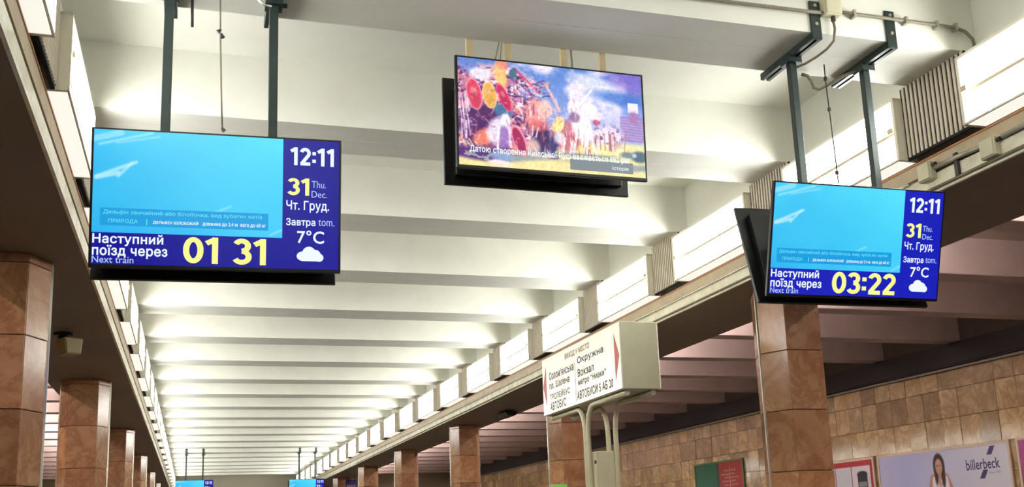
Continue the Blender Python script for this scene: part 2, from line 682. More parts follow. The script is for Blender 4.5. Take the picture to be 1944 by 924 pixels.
for side in (1, -1):
    for k in k_beams[:-1]:
        o = add('tube_lamp', BAT, aisle_ceil[side], (XC + side * (LIN_OUT + 1.7), BEAM0 + k * BEAM_P + 1.49, Z_CEIL - .001))
        add('tube', TUB, o)
        add('holder', HOL, o, (0, .02, 0))
        add('holder', HOL, o, (0, BL - .055, 0))

# walls
wr = struct(MB().box(WALL_R + .02, WALL_R + .3, Y0, Y1, -1.3, Z_CEIL).build('wall_right', 'wallcore'))
MB().box(WALL_R - .02, WALL_R + .03, Y0, Y1, EYE + 2.46, Z_SOF).build('duct_band', 'blackwall', wr)
MB().box(WALL_R - .04, WALL_R + .03, Y0, Y1, EYE + 2.49, EYE + 2.60).build('duct_shelf', 'blackwall', wr)
MB().tube([(WALL_R - .05, Y0, EYE + 2.415), (WALL_R - .05, Y1, EYE + 2.415)], .022, 8).build('handrail_conduit', 'gray', wr)
TW, RH = .43, .48
rows = [(2.09, 2.40), (1.61, 2.09), (1.13, 1.61), (.65, 1.13)]
tmesh = []
for i, (a, b) in enumerate(rows):
    t = MB().box(0, .025, .003, TW - .003, .003, b - a - .003)
    tmesh.append(t.mesh('tile', 'tile', .003))
rest = MB()
y = Y0
while y < Y1 - TW:
    for i, (a, b) in enumerate(rows):
        if 11.2 < y < (44 if i < 3 else 30):
            o = add('tile', tmesh[i], wr, (WALL_R + rnd.uniform(-.004, .0), y, EYE + a))
            o.rotation_euler = (0, rnd.gauss(0, .006), rnd.gauss(0, .008))
        else:
            rest.box(WALL_R, WALL_R + .025, y + .003, y + TW - .003, EYE + a + .003, EYE + b - .003)
    for j in range(4):
        z0 = EYE + .65 - RH * (j + 1)
        rest.box(WALL_R, WALL_R + .025, y + .003, y + TW - .003, max(.0, z0) + .003, z0 + RH - .003)
    y += TW
o = rest.build('tile', 'tile', wr)
o['kind'] = 'stuff'
wl = struct(MB().box(WALL_L - .3, WALL_L - .02, Y0, Y1, -1.3, Z_CEIL).build('wall_left', 'wallcore'))
MB().box(WALL_L - .03, WALL_L + .02, Y0, Y1, EYE + 2.46, Z_SOF).build('duct_band', 'blackwall', wl)
rest = MB()
y = Y0
while y < Y1 - TW:
    for j in range(9):
        z1 = EYE + 2.40 - RH * j
        rest.box(WALL_L - .025, WALL_L, y + .003, y + TW - .003, max(0, z1 - RH) + .003, z1 - .003)
    y += TW
o = rest.build('tile', 'tile', wl)
o['kind'] = 'stuff'
struct(MB().box(WALL_L - .3, WALL_R + .3, Y1, Y1 + .2, -1.3, Z_CEIL + .2).build('wall_back', 'endwall'))
struct(MB().box(WALL_L - .3, WALL_R + .3, Y0 - .2, Y0, -1.3, Z_CEIL + .2).build('wall_front', 'endwall'))

# ------------------------------------------------------------------ marble columns (hexagonal, clad in panels)
FW, RW = .175, .30              # half width of the front face, half width at the ridges
CD = .27                        # half depth
hexa = [(-FW, -CD), (FW, -CD), (RW, 0), (FW, CD), (-FW, CD), (-RW, 0)]
joints = [Z_LIN - .0, EYE + 1.998, EYE + 1.472, EYE + .947, EYE + .421, EYE - .104, EYE - .629, EYE - 1.154, 0]
pmesh = {}


def panel_mesh(i, hgt):
    key = (i, round(hgt, 3))
    if key not in pmesh:
        a, b = Vector((*hexa[i], 0)), Vector((*hexa[(i + 1) % 6], 0))
        d = (b - a).normalized()
        nrm = Vector((d.y, -d.x, 0))
        strip_a = .014 if i in (2, 5) else 0
        strip_b = .014 if i in (1, 4) else 0
        a2, b2 = a + d * (.003 + strip_a), b - d * (.003 + strip_b)
        poly = [a2 - nrm * .02, b2 - nrm * .02, b2, a2]
        pmesh[key] = MB().prism([(p.x, p.y) for p in poly], 'z', .003, hgt - .003).mesh('panel', 'pmarble', .0025)
    return pmesh[key]


core = MB().prism([(x * .93, y * .93) for x, y in hexa], 'z', 0, Z_LIN).mesh('core', 'groove')
strip = MB()
for s in (-1, 1):
    strip.prism([(s * (RW + .006), -.016), (s * (RW - .02), -.022), (s * (RW - .02), -.004), (s * (RW + .006), -.004)], 'z', 0, Z_LIN)
STRIP = strip.mesh('metal_strip', 'ltmetal')
for side, xcol, pitch, ys, nm in ((1, 5.145, 5.82, range(-1, 7), 'right'), (-1, -1.32, 6.0, range(-1, 7), 'left')):
    cnt = 0
    for k in ys:
        y = 8.0 + pitch * k
        if y > Y1 - 1:
            continue
        if k < 0:
            lab = f'marble column of the {nm} row standing beside the camera'
        else:
            lab = f'{ORD[cnt]} brown marble column from the camera in the {nm} row'
            cnt += 1
        c = thing('marble_column', lab, 'column', (xcol, y, 0), group=f'columns of the {nm} row')
        add('core', core, c)
        add('metal_strip', STRIP, c)
        for r in range(len(joints) - 1):
            hgt = joints[r] - joints[r + 1]
            for i in range(6):
                add('panel', panel_mesh(i, hgt), c, (0, 0, joints[r + 1]))


# ------------------------------------------------------------------ hanging double-sided displays
def video_blue(seed):
    c = Canvas(150, 84, 1.78, seed)
    g = .55 * c.u + .45 * (1 - c.v)
    nz = c.noise(3, 2, 3) - .5
    t = np.clip(.25 + .75 * g + .25 * nz, 0, 1)[..., None]
    c.img = np.array((30, 168, 238.)) * (1 - t) + np.array((84, 226, 255.)) * t
    for (u0, v0, u1, v1, wd, op) in ((.0, .10, .14, .03, .030, .55), (.03, .15, .30, .02, .012, .6), (.12, .13, .34, .05, .009, .5),
                                      (.02, .46, .22, .31, .016, .75), (.02, .47, .13, .42, .020, .75), (.13, .45, .20, .32, .014, .7),
                                      (.62, .78, .72, .70, .009, .5), (.93, .97, 1., .91, .010, .5)):
        c.line(u0, v0, u1, v1, wd, (196, 240, 252), op)
    return c.img


def monitor(root, w_, h_, loc, rz, tilt, name='front_monitor'):
    t = .055
    m = MB()
    m.box(-w_ / 2, w_ / 2, -.012, .012, -h_ / 2, h_ / 2)
    m.box(-w_ / 2 + .06, w_ / 2 - .06, .012, t, -h_ / 2 + .05, h_ / 2 - .07)
    o = m.build(name, 'black', root, .003)
    o.location = loc
    o.rotation_euler = Matrix.Rotation(rz, 3, 'Z').to_4x4().to_euler()
    o.rotation_euler = (Matrix.Rotation(rz, 3, 'Z') @ Matrix.Rotation(tilt, 3, 'X')).to_euler()
    return o


def put(o, w_, h_, s, u0, u1, v0, v1, mat, bold=0., y=-.0165):
    lettering(s, o, (u0 - .5) * w_, (u1 - .5) * w_, (.5 - v1) * h_, (.5 - v0) * h_, y, mat, bold)


def plate(o, name, w_, h_, u0, u1, v0, v1, mat, y):
    MB().poly([((u0 - .5) * w_, y, (.5 - v1) * h_), ((u1 - .5) * w_, y, (.5 - v1) * h_), ((u1 - .5) * w_, y, (.5 - v0) * h_),
               ((u0 - .5) * w_, y, (.5 - v0) * h_)]).build(name, mat, o)


def timetable(o, w_, h_, digits, seed):
    plate(o, 'screen', w_, h_, .010, .990, .014, .975, 'scr_navy' if ' ' in digits else 'scr_royal', -.0135)
    picture('video_panel', video_blue(seed), o, (.010 - .5) * w_, (.757 - .5) * w_, (.5 - .75) * h_, (.5 - .014) * h_, -.0145, 'vid')
    plate(o, 'caption_bar', w_, h_, .04, .70, .575, .70, 'scr_bar', -.0155)
    put(o, w_, h_, 'Дельфін звичайний або білобочка, вид зубатих китів', .052, .675, .588, .624, 'scr_cyan', .0)
    put(o, w_, h_, 'ПРИРОДА', .073, .185, .652, .685, 'scr_cyan', .0)
    put(o, w_, h_, '|', .218, .221, .648, .690, 'scr_cyan', .0)
    put(o, w_, h_, 'ДЕЛЬФІН БІЛОБОКИЙ', .243, .42, .652, .682, 'scr_white', .02)
    put(o, w_, h_, 'довжина до 2.4 м  вага до 60 кг', .437, .69, .652, .684, 'scr_white', .01)
    put(o, w_, h_, 'Наступний', .014, .285, .757, .845, 'scr_white', .022)
    put(o, w_, h_, 'поїзд через', .014, .302, .838, .932, 'scr_white', .022)
    put(o, w_, h_, 'Next train', .014, .172, .918, .966, 'scr_pale', .004)
    put(o, w_, h_, digits, .362, .692 if ' ' in digits else .735, .762, .955, 'scr_yellow', .022)
    put(o, w_, h_, '12:11', .785, .968, .070, .205, 'scr_white', .024)
    put(o, w_, h_, '31', .776, .866, .300, .430, 'scr_yellow', .024)
    put(o, w_, h_, 'Thu.', .876, .936, .318, .370, 'scr_pale', .0)
    put(o, w_, h_, 'Dec.', .876, .940, .392, .442, 'scr_pale', .0)
    put(o, w_, h_, 'Чт. Груд.', .772, .950, .468, .556, 'scr_white', .016)
    put(o, w_, h_, 'Завтра', .772, .893, .600, .668, 'scr_white', .018)
    put(o, w_, h_, 'tom.', .905, .972, .604, .652, 'scr_pale', .0)
    put(o, w_, h_, '7°C', .818, .930, .688, .785, 'scr_white', .014)
    cl = MB()
    for (cu, cv, ru, rv) in ((.845, .880, .028, .036), (.868, .858, .028, .050), (.893, .872, .024, .042), (.910, .888, .018, .030)):
        cl.poly([((cu - .5 + ru * math.cos(a)) * w_, -.0160 - .0002 * cu, (.5 - cv + rv * math.sin(a)) * h_) for a in
                 [2 * math.pi * i / 20 for i in range(20)]])
    cl.poly([((u - .5) * w_, -.0163, (.5 - v) * h_) for u, v in ((.838, .916), (.912, .916), (.912, .88), (.838, .88))])
    cl.build('cloud_icon', 'scr_white', o)


def battle():
    c = Canvas(260, 146, 1.78, 11)
    top = np.clip(c.v / .55, 0, 1)[..., None]
    c.img = np.array((84, 128, 206.)) * (1 - top) + np.array((150, 168, 226.)) * top
    cl = np.clip((c.noise(5, 4, 5) - .47) * 6, 0, 1) * np.clip(1.3 - 2.2 * np.abs(c.v - .16), 0, 1)
    c.mixin(cl, (236, 226, 248))
    c.ell(.97, .05, .16, .16, (130, 96, 196), 0, .8, .7)
    c.ell(.74, .13, .13, .07, (232, 230, 240), .2, .9, .8)
    c.ell(.88, .25, .16, .06, (52, 110, 200), .1, .9, .8)
    # plain, far town
    c.mixin(np.clip((c.v - .66 - .04 * (c.noise(4, 1, 2) - .5)) * 20, 0, 1), (238, 226, 164))
    c.rect(.87, .42, 1., .66, (150, 122, 190), .85)
    for i in range(8):
        c.line(.87, .44 + .027 * i, 1., .45 + .027 * i, .004, (206, 170, 206), .8)
    c.rect(.915, .28, .972, .38, (246, 232, 240), .95)
    c.ell(.945, .42, .03, .06, (170, 120, 176), 0, .5, .9)
    # far host
    hz = c.noise(60, 24, 3)
    m = np.clip(1 - np.abs(c.v - .62) / .13, 0, 1) * np.clip((c.u - .68) * 12, 0, 1) * np.clip((.90 - c.u) * 14, 0, 1)
    c.mixin(np.clip(m * 1.6, 0, 1) * (hz > .46), (242, 222, 238))
    c.mixin(np.clip(m * 1.6, 0, 1) * (hz < .44), (134, 84, 130))
    for i in range(24):
        u = .70 + .2 * c.r.rand()
        c.line(u, .60, u + .012 * (c.r.rand() - .5), .76, .004, (250, 230, 226) if i % 2 else (150, 84, 96), .8)
    # crowd at left
    n1 = c.noise(26, 22, 4)
    n2 = c.noise(40, 40, 3)
    edge = np.clip((.56 - .18 * (1 - c.v) - c.u) * 14 + (n1 - .5) * 6, 0, 1) * np.clip((c.v - .02 - .75 * np.clip(c.u - .27, 0, 1)) * 12, 0, 1)
    c.mixin(edge, (196, 120, 150))
    c.mixin(edge * np.clip((n1 - .5) * 9, 0, 1), (244, 224, 236))
    c.mixin(edge * np.clip((.47 - n2) * 10, 0, 1), (92, 40, 108))
    c.mixin(edge * np.clip((n2 - .56) * 12, 0, 1) * (c.noise(12, 10, 2) > .5), (230, 140, 120))
    # banners and upper figures
    c.ell(.225, .13, .030, .13, (244, 200, 120), -.15, .5, .95)
    c.ell(.235, .03, .03, .05, (240, 140, 120), 0, .7, .9)
    c.ell(.06, .06, .05, .08, (96, 130, 206), 0, .6, .8)
    c.ell(.12, .14, .06, .06, (240, 236, 248), 0, .5, .9)
    c.line(.30, .06, .42, .26, .012, (206, 70, 120), .9)
    c.line(.28, .16, .40, .30, .010, (120, 84, 160), .9)
    c.ell(.29, .11, .02, .06, (60, 104, 130), .3, .4, .9)
    for i in range(40):
        u, v = .27 + .18 * c.r.rand(), .16 + .36 * c.r.rand()
        a = c.r.rand() * 2.2 - .6
        c.line(u, v, u + .05 * math.cos(a), v + .08 * math.sin(a), .006, [(250, 236, 244), (110, 50, 110), (226, 110, 130), (64, 40, 96)][i % 4], .85)
    # dark mass of riders
    c.ell(.12, .62, .12, .20, (74, 24, 92), 0, .35, .95)
    c.ell(.43, .70, .05, .14, (48, 26, 92), 0, .4, .95)
    c.ell(.235, .47, .05, .07, (62, 112, 158), .2, .35, .95)
    for i in range(36):
        u, v = .01 + .24 * c.r.rand(), .50 + .3 * c.r.rand()
        a = c.r.rand() * 3.1
        c.line(u, v, u + .03 * math.cos(a), v + .06 * math.sin(a), .004, [(206, 120, 170), (120, 60, 150), (240, 206, 226)][i % 3], .7)
    for i in range(16):
        u = .01 + .05 * c.r.rand()
        v = .3 + .3 * c.r.rand()
        c.line(u, v, u + .02 * (c.r.rand() - .3), v + .16, .005, (240, 220, 240), .8)
    # shields
    for (u, v, ru, rv, ang, rim, fillc) in ((.085, .335, .040, .150, -.18, (246, 170, 190), (220, 62, 96)), (.165, .335, .037, .125, -.15, (250, 226, 170), (240, 176, 84)),
                                             (.240, .345, .027, .140, -.42, (240, 120, 170), (206, 34, 92))):
        c.ell(u, v, ru, rv, rim, ang)
        c.ell(u, v, ru * .88, rv * .91, fillc, ang)
        c.ell(u - .006, v - .03, ru * .35, rv * .22, (250, 206, 190), ang, .9, .55)
        c.ell(u + .006, v + .05, ru * .5, rv * .5, tuple(int(q * .78) for q in fillc), ang, 1.2, .5)
    # fallen fighter
    c.ell(.13, .73, .06, .07, (242, 130, 106), -.5, .4, .95)
    c.ell(.20, .66, .05, .13, (232, 226, 244), .35, .4, .95)
    c.ell(.245, .57, .024, .075, (246, 244, 252), 0, .4)
    c.ell(.235, .72, .03, .11, (150, 110, 190), 0, .5, .9)
    c.line(.21, .62, .20, .84, .010, (250, 246, 252), .9)
    c.line(.26, .62, .27, .80, .010, (236, 214, 236), .9)
    c.ell(.315, .73, .034, .15, (240, 150, 170), -.35)
    c.ell(.313, .735, .026, .125, (160, 22, 84), -.35)
    c.ell(.39, .80, .035, .09, (226, 186, 176), 0, .5, .9)
    for i in range(14):
        u = .0 + .09 * c.r.rand()
        c.line(u, .86 - .12 * c.r.rand(), u + .05, .90, .006, [(246, 220, 190), (90, 40, 100)][i % 2], .85)
    # middle riders
    c.ell(.40, .46, .05, .13, (236, 150, 150), .2, .5, .95)
    c.ell(.455, .42, .04, .09, (246, 196, 186), 0, .5, .95)
    c.ell(.42, .58, .05, .05, (226, 110, 110), 0, .6, .9)
    for i in range(18):
        u, v = .35 + .15 * c.r.rand(), .36 + .3 * c.r.rand()
        c.line(u, v, u + .03 * (c.r.rand() - .5), v + .09, .006, [(252, 232, 232), (206, 90, 110), (120, 50, 90)][i % 3], .8)
    c.line(.465, .18, .535, .42, .014, (244, 190, 186), .9)
    c.line(.45, .20, .48, .16, .010, (236, 150, 150), .9)
    # white horse and rider
    c.ell(.57, .66, .075, .15, (196, 104, 116), 0, .4, .9)
    c.ell(.655, .55, .055, .17, (250, 240, 246), -.25, .35)
    c.ell(.70, .40, .045, .075, (252, 248, 252), .5, .35)
    c.ell(.745, .44, .022, .045, (246, 226, 236), .5, .4)
    c.ell(.735, .50, .02, .025, (200, 70, 100), 0, .5, .9)
    c.ell(.61, .36, .030, .085, (244, 232, 244), .25, .4)
    c.ell(.607, .27, .012, .035, (236, 240, 250), 0, .5)
    c.ell(.615, .47, .03, .05, (130, 90, 140), 0, .6, .8)
    c.ell(.525, .555, .030, .085, (250, 222, 150), .45)
    c.line(.635, .37, .715, .19, .008, (250, 246, 240), .95)
    for (a, b, d, e, wd) in ((.62, .66, .60, .84, .012), (.66, .68, .685, .86, .014), (.70, .62, .73, .82, .012), (.56, .68, .545, .84, .010), (.60, .70, .585, .82, .010)):
        c.line(a, b, d, e, wd, (252, 238, 240), .95)
    for i in range(26):
        u, v = .53 + .2 * c.r.rand(), .56 + .24 * c.r.rand()
        c.line(u, v, u + .02 * (c.r.rand() - .5), v + .06, .004, [(180, 70, 84), (252, 236, 236), (140, 60, 90)][i % 3], .75)
    c.ell(.50, .74, .025, .10, (44, 30, 100), .2, .5, .9)
    c.ell(.53, .68, .03, .06, (250, 240, 248), -.3, .6, .8)
    # foreground
    c.mixin(np.clip((c.v - .86 + .05 * (c.noise(8, 1, 3) - .5)) * 30, 0, 1), (150, 162, 160))
    c.mixin(np.clip((c.v - .80) * 20, 0, 1) * np.clip((.28 - c.u) * 14, 0, 1) * (c.noise(16, 24, 3) > .45), (84, 40, 120))
    c.ell(.22, .90, .06, .05, (140, 160, 206), .1, .5, .9)
    c.mixin(np.clip((c.v - .905 - .03 * np.sin(c.u * 9)) * 30, 0, 1), (240, 224, 160))
    c.ell(.21, .965, .06, .035, (246, 228, 236), .1, .4, .95)
    c.ell(.97, .80, .05, .055, (66, 96, 116), 0, .5, .95)
    c.ell(.90, .79, .04, .03, (106, 126, 140), 0, .6, .9)
    c.ell(.94, .79, .012, .02, (190, 206, 240), 0, .6, .9)
    c.mixin(np.clip((c.v - .80) * 30, 0, 1) * np.clip((.86 - c.v) * 30, 0, 1) * np.clip((c.u - .3) * 8, 0, 1) * np.clip((.9 - c.u) * 12, 0, 1) * .7, (64, 84, 104))
    c.rect(.0, .955, 1., 1., (238, 220, 150), .35)
    for i in range(190):
        u, v = c.r.rand() * .62, .1 + .72 * c.r.rand()
        if v < .1 + .5 * max(0, u - .26):
            continue
        a = c.r.rand() * 3.1
        L_ = .012 + .03 * c.r.rand()
        k = int(c.r.rand() * 6)
        c.line(u, v, u + L_ * math.cos(a) * .6, v + L_ * math.sin(a) * 1.6, .0035 + .003 * c.r.rand(),
               [(252, 240, 246), (150, 70, 130), (236, 150, 160), (252, 236, 240), (248, 210, 204), (200, 110, 150)][k], .5)
    for i in range(110):
        u, v = .50 + .38 * c.r.rand(), .36 + .42 * c.r.rand()
        if u > .74 and v < .54:
            continue
        k = int(c.r.rand() * 5)
        c.line(u, v, u + .012 * (c.r.rand() - .5), v + .03 + .03 * c.r.rand(), .003, [(255, 246, 250), (214, 130, 150), (236, 190, 206), (250, 236, 244), (252, 226, 226)][k], .5)
    tex = 1.06 + .10 * (c.noise(90, 60, 2) - .5) * 2
    c.img = np.clip(c.img * tex[..., None], 0, 255)
    return c.img


POLE_TOP = Z_SOF


def hang(root, base, xs, ypole, zbot, mat, wd, bracket=True):
    """two steel poles, their clamps, and bars under the beam (local coordinates of root)"""
    for x in xs:
        p = MB().box(x - wd / 2 - base[0], x + wd / 2 - base[0], ypole - wd / 2 - base[1], ypole + wd / 2 - base[1], zbot - base[2], POLE_TOP - .03 - base[2])
        p.build('pole', mat, root, .003)
        if bracket:
            yb = base[3] - base[1]
            b = MB()
            X, Zp = x - base[0], POLE_TOP - base[2]
            b.box(X - .034, X - .008, yb - .014, yb + BEAM_W + .05, Zp - .045, Zp - .001)
            b.box(X + .008, X + .034, yb - .014, yb + BEAM_W + .05, Zp - .045, Zp - .001)
            b.box(X - .034, X + .034, yb - .014, yb - .001, Zp - .045, Zp + .20)
            o = b.build('bracket', mat, root, .002)
            c = MB().box(X - .045, X + .045, ypole - base[1] - .05, ypole - base[1] + .05, Zp - .075, Zp - .03)
            c.box(X + .03, X + .07, ypole - base[1] - .015, ypole - base[1] + .015, Zp - .062, Zp - .05)
            c.build('clamp', mat, o)
            for dz in (.05, .17):
                q = MB()
                q.tube([(X, yb - .022, Zp + dz), (X, yb - .012, Zp + dz)], .011, 6)
                q.build('bolt', 'gray', o)


def display(label, w_, cx, cyf, czr, yaw, tilt, ymid, pole_x, digits, seed, zshift=0):
    h_ = w_ / 1.75
    base = (cx, ymid, EYE + czr - h_ / 2 - .02, BEAM0 + zshift)
    root = thing('hanging_display', label, 'display', base[:3], group='double-sided train displays')
    f = monitor(root, w_, h_, (0, cyf - ymid, h_ / 2 + .02), yaw, tilt)
    timetable(f, w_, h_, digits, seed)
    yb = ymid + (ymid - cyf)
    bmon = monitor(root, w_, h_, (.0, yb - ymid, h_ / 2 + .0), math.pi + yaw, tilt, 'back_monitor')
    plate(bmon, 'screen', w_, h_, .010, .990, .014, .975, 'scr_navy', -.0135)
    hang(root, base, pole_x, ymid, EYE + czr - h_ * .3, 'dkmetal', .046)
    m = MB().box(-.36, .36, -.012, .012, h_ * .35, h_ * .42)
    m.box(-.36, .36, -.012, .012, h_ * .62, h_ * .69)
    m.build('mount_rail', 'dkmetal', root)
    return root


dl = display('hanging train display showing yellow 01 31, nearest on the left', 1.188, .096, 5.00, 1.633, -.054, .127, 5.12, (-.17, .357), '01 31', 3)
dr = display('hanging train display showing yellow 03:22, nearest on the right', 1.165, 3.737, 4.98, 1.599, -.018, .288, 5.115, (3.50, 4.03), '03:22', 4)
# far pair, thirty metres on
for src, lab, dx in ((dl, 'far hanging train display at the left end of the nave', .0), (dr, 'far hanging train display at the right end of the nave', -.05)):
    o = copy_tree(src)
    o.location = (src.location.x + dx, src.location.y + 30.0, src.location.z + (.0 if dx == 0 else .02))
    o['label'] = lab

# television with the battle picture on four tan posts
w_, h_ = 1.171, 1.171 / 1.75
base = (1.960, 5.40, EYE + 2.333 - h_ / 2, BEAM0)
tv = thing('hanging_television', 'hanging television showing a battle scene with horses and shields', 'television', base[:3])
f = monitor(tv, w_, h_, (0, 5.26 - 5.40, h_ / 2), .012, .031)
picture('screen', battle(), f, (.012 - .5) * w_, (.988 - .5) * w_, (.5 - .972) * h_, (.5 - .018) * h_, -.0135, 'vid')
plate(f, 'caption_bar', w_, h_, .58, .92, .845, .945, 'scr_grey', -.0142)
put(f, w_, h_, 'Датою створення Київської Русі вважається 882 рік', .065, .90, .795, .868, 'scr_white', .02)
put(f, w_, h_, 'історія', .805, .893, .885, .928, 'scr_white', .012)
bm_ = monitor(tv, w_, h_, (.0, .155, h_ / 2), math.pi + .01, .0, 'back_monitor')
plate(bm_, 'screen', w_, h_, .012, .988, .018, .972, 'scr_off', -.0135)
for x in (1.505, 1.742, 2.097, 2.350):
    MB().box(x - .02 - base[0], x + .02 - base[0], -.020, .004, h_ * .2, Z_SOF + .22 - base[2]).build('post', 'tanmetal', tv, .002)
MB().box(-.48, .48, -.04, -.021, h_ * .5, h_ * .56).build('mount_rail', 'tanmetal', tv)
MB().box(-.48, .48, .005, .03, h_ * .5, h_ * .56).build('mount_rail', 'tanmetal', tv)
for xa, xb, rr in ((1.715, 1.655, .004), (1.722, 1.69, .003), (2.150, 2.152, .006)):
    MB().tube([(xa - base[0], .0, Z_SOF + .1 - base[2]), (xb - base[0], -.01, h_ + .04), (xb - .01 - base[0], -.06, h_ - .08)], rr, 6).build('power_cable', 'cable', tv)

# ------------------------------------------------------------------ cables and conduits on the first beam
yb = BEAM0


def lead(root, pts, r, mat):
    o = MB().tube([tuple(Vector(p) - root.location) for p in pts], r, 6).build('power_cable', mat, root, 0, True)
    return o


def cord(name, label, pts, r, mat, cat='cable', seg=6):
    mb = MB()
    mb.tube(pts, r, seg)
    return tag(mb.build(name, mat, None, 0, True), label, cat)


def R3(x, y, z):
    return (x, y, EYE + z)


cord('hanging_wire', 'short dark stub of wire hanging beside the left display pole', [R3(-.06, 5.21, 2.845), R3(-.058, 5.2, 2.74), R3(-.056, 5.2, 2.655)], .008, 'dkcable')
lw = cord('hanging_wire', 'thin wire hanging from the beam between the left display poles', [R3(.083, 5.2, 2.845), R3(.088, 5.2, 2.6), R3(.098, 5.2, 2.3), R3(.108, 5.2, 2.09)], .0045, 'cable')
MB().tube([R3(.072, 5.2, 2.638), R3(.09, 5.2, 2.655)], [.012, .006], 6).tube([R3(.092, 5.2, 2.632), R3(.10, 5.2, 2.61)], [.006, .013], 6).tube(
    [R3(.106, 5.2, 2.10), R3(.118, 5.2, 2.085)], [.008, .011], 6).build('connector', 'dkcable', lw)
lw = cord('hanging_wire', 'thin wire hanging from the beam between the right display poles', [R3(3.80, 5.2, 2.845), R3(3.80, 5.2, 2.70), R3(3.808, 5.2, 2.4), R3(3.815, 5.2, 2.05)], .0045, 'dkcable')
MB().tube([R3(3.80, 5.2, 2.76), R3(3.80, 5.2, 2.73)], .011, 6).tube([R3(3.804, 5.2, 2.55), R3(3.804, 5.2, 2.53)], .011, 6).tube(
    [R3(3.812, 5.2, 2.13), R3(3.812, 5.2, 2.11)], .012, 6).build('connector', 'dkcable', lw)
pts = [R3(x, yb - .030, z) for x, z in ((1.0, 2.955), (2.78, 2.958), (3.40, 2.962), (3.54, 2.966))]
cd = cord('conduit', 'thin conduit on the near beam face left of the junction box', pts, .011, 'cable', 'conduit')
pts = [R3(x, yb - .030, z) for x, z in ((3.66, 2.985), (3.76, 2.985), (4.05, 2.985), (4.36, 2.985), (4.50, 2.98), (4.57, 2.965), (4.62, 2.92), (4.63, 2.86))]
cd = cord('conduit', 'thin conduit on the near beam face right of the junction box', pts, .011, 'cable', 'conduit')
for x in (3.76, 4.13, 4.36, 4.50):
    MB().box(x - .008, x + .008, yb - .045, yb + .001, EYE + 2.962, EYE + 3.008).build('clip', 'gray', cd)
jb = thing('junction_box', 'pale square junction box on the near beam face above the right display', 'junction box', (3.60, yb, EYE + 2.95))
MB().box(-.058, .058, -.06, 0, 0, .118).build('body', 'jbox', jb, .006)
MB().box(-.052, .052, -.068, -.06, .006, .112).build('lid', 'jbox', jb, .003)
MB().tube([(0.01, -.03, 0), (.01, -.03, -.03)], .014, 8).build('gland', 'dkcable', jb)
lead(dr, [R3(3.61, 4.806, 2.914), R3(3.615, 4.806, 2.87), R3(3.61, 4.82, 2.80), R3(3.60, 4.88, 2.775), R3(3.585, 4.97, 2.765), R3(3.56, 5.05, 2.757), R3(3.525, 5.10, 2.75)], .0085, 'cable')
lead(dr, [R3(3.72, 5.33, 2.83), R3(3.76, 5.33, 2.825), R3(3.785, 5.33, 2.79), R3(3.80, 5.33, 2.745), R3(3.83, 5.32, 2.73), R3(3.87, 5.28, 2.745), R3(3.93, 5.2, 2.78), R3(3.99, 5.14, 2.79)], .011, 'cable')
lead(dl, [R3(.27, 5.1, 2.84), R3(.275, 5.1, 2.80), R3(.30, 5.1, 2.775), R3(.345, 5.1, 2.765)], .008, 'ltmetal')

# conduit run with two junction boxes on the right fascia
FX = XC + HB
cord('conduit', 'grey conduit along the upper right fascia between two junction boxes', [(FX - .02, 4.82, EYE + 2.205), (FX - .02, 5.0, EYE + 2.215), (FX - .02, 5.225, EYE + 2.22)], .016, 'gray', 'conduit', 8)
cord('conduit', 'grey conduit on the right fascia leaving the photo at the right edge', [(FX - .02, 3.4, EYE + 2.205), (FX - .02, 4.0, EYE + 2.205), (FX - .02, 4.64, EYE + 2.205)], .016, 'gray', 'conduit', 8)
cord('conduit', 'thin conduit running along the bottom edge of the right fascia', [(FX - .012, 3.6, EYE + 2.09), (FX - .012, 12.0, EYE + 2.09), (FX - .012, 30.0, EYE + 2.09)], .009, 'cable', 'conduit')
cord('conduit', 'pale conduit running along the middle of the right fascia', [(FX - .012, 5.5, EYE + 2.195), (FX - .012, 12.0, EYE + 2.195), (FX - .012, 30.0, EYE + 2.195)], .009, 'ltmetal', 'conduit')
for yy, zz, lab in ((5.30, 2.15, 'pale junction box on the right fascia just behind the right display'), (4.74, 2.105, 'pale junction box on the right fascia nearest the photo edge')):
    j = thing('junction_box', lab, 'junction box', (FX, yy, EYE + zz))
    MB().box(-.05, .004, -.06, .06, 0, .12).build('body', 'jbox', j, .006)
    MB().box(-.058, -.05, -.054, .054, .006, .114).build('lid', 'jbox', j, .003)
    MB().tube([(-.025, -.06, .09), (-.025, -.09, .09)], .014, 8).build('gland', 'dkcable', j)
tag(MB().box(FX - .018, FX + .004, 5.03, 5.06, EYE + 2.10, EYE + 2.25).build('strap', 'dkcable'), 'dark strap clamping the conduits on the right fascia', 'strap')

# ------------------------------------------------------------------ direction sign on bent tubes
SL, SH, SD = 2.06, .59, .365
sg = thing('direction_sign', 'cream direction sign box with red arrows on bent tubes', 'sign', (3.50 + SD / 2, 9.03, 0), (0, 0, -math.pi / 2))
zb_ = EYE + 1.155
MB().box(-SL / 2, SL / 2, -SD / 2 + .006, SD / 2 - .006, zb_, zb_ + SH).build('box', 'sage', sg, .006)
face = MB().box(-SL / 2 + .006, SL / 2 - .006, -SD / 2 - .001, -SD / 2 + .006, zb_ + .006, zb_ + SH - .006).build('face_panel', 'signwhite', sg)
MB().box(-SL / 2 + .006, SL / 2 - .006, SD / 2 - .006, SD / 2 + .001, zb_ + .006, zb_ + SH - .006).build('rear_panel', 'signwhite', sg)
yf = -SD / 2 - .0025


def sput(s, u0, u1, v0, v1, mat, bold=.0):
    lettering(s, face, (u0 - .5) * SL, (u1 - .5) * SL, zb_ + (1 - v1) * SH, zb_ + (1 - v0) * SH, yf, mat, bold)


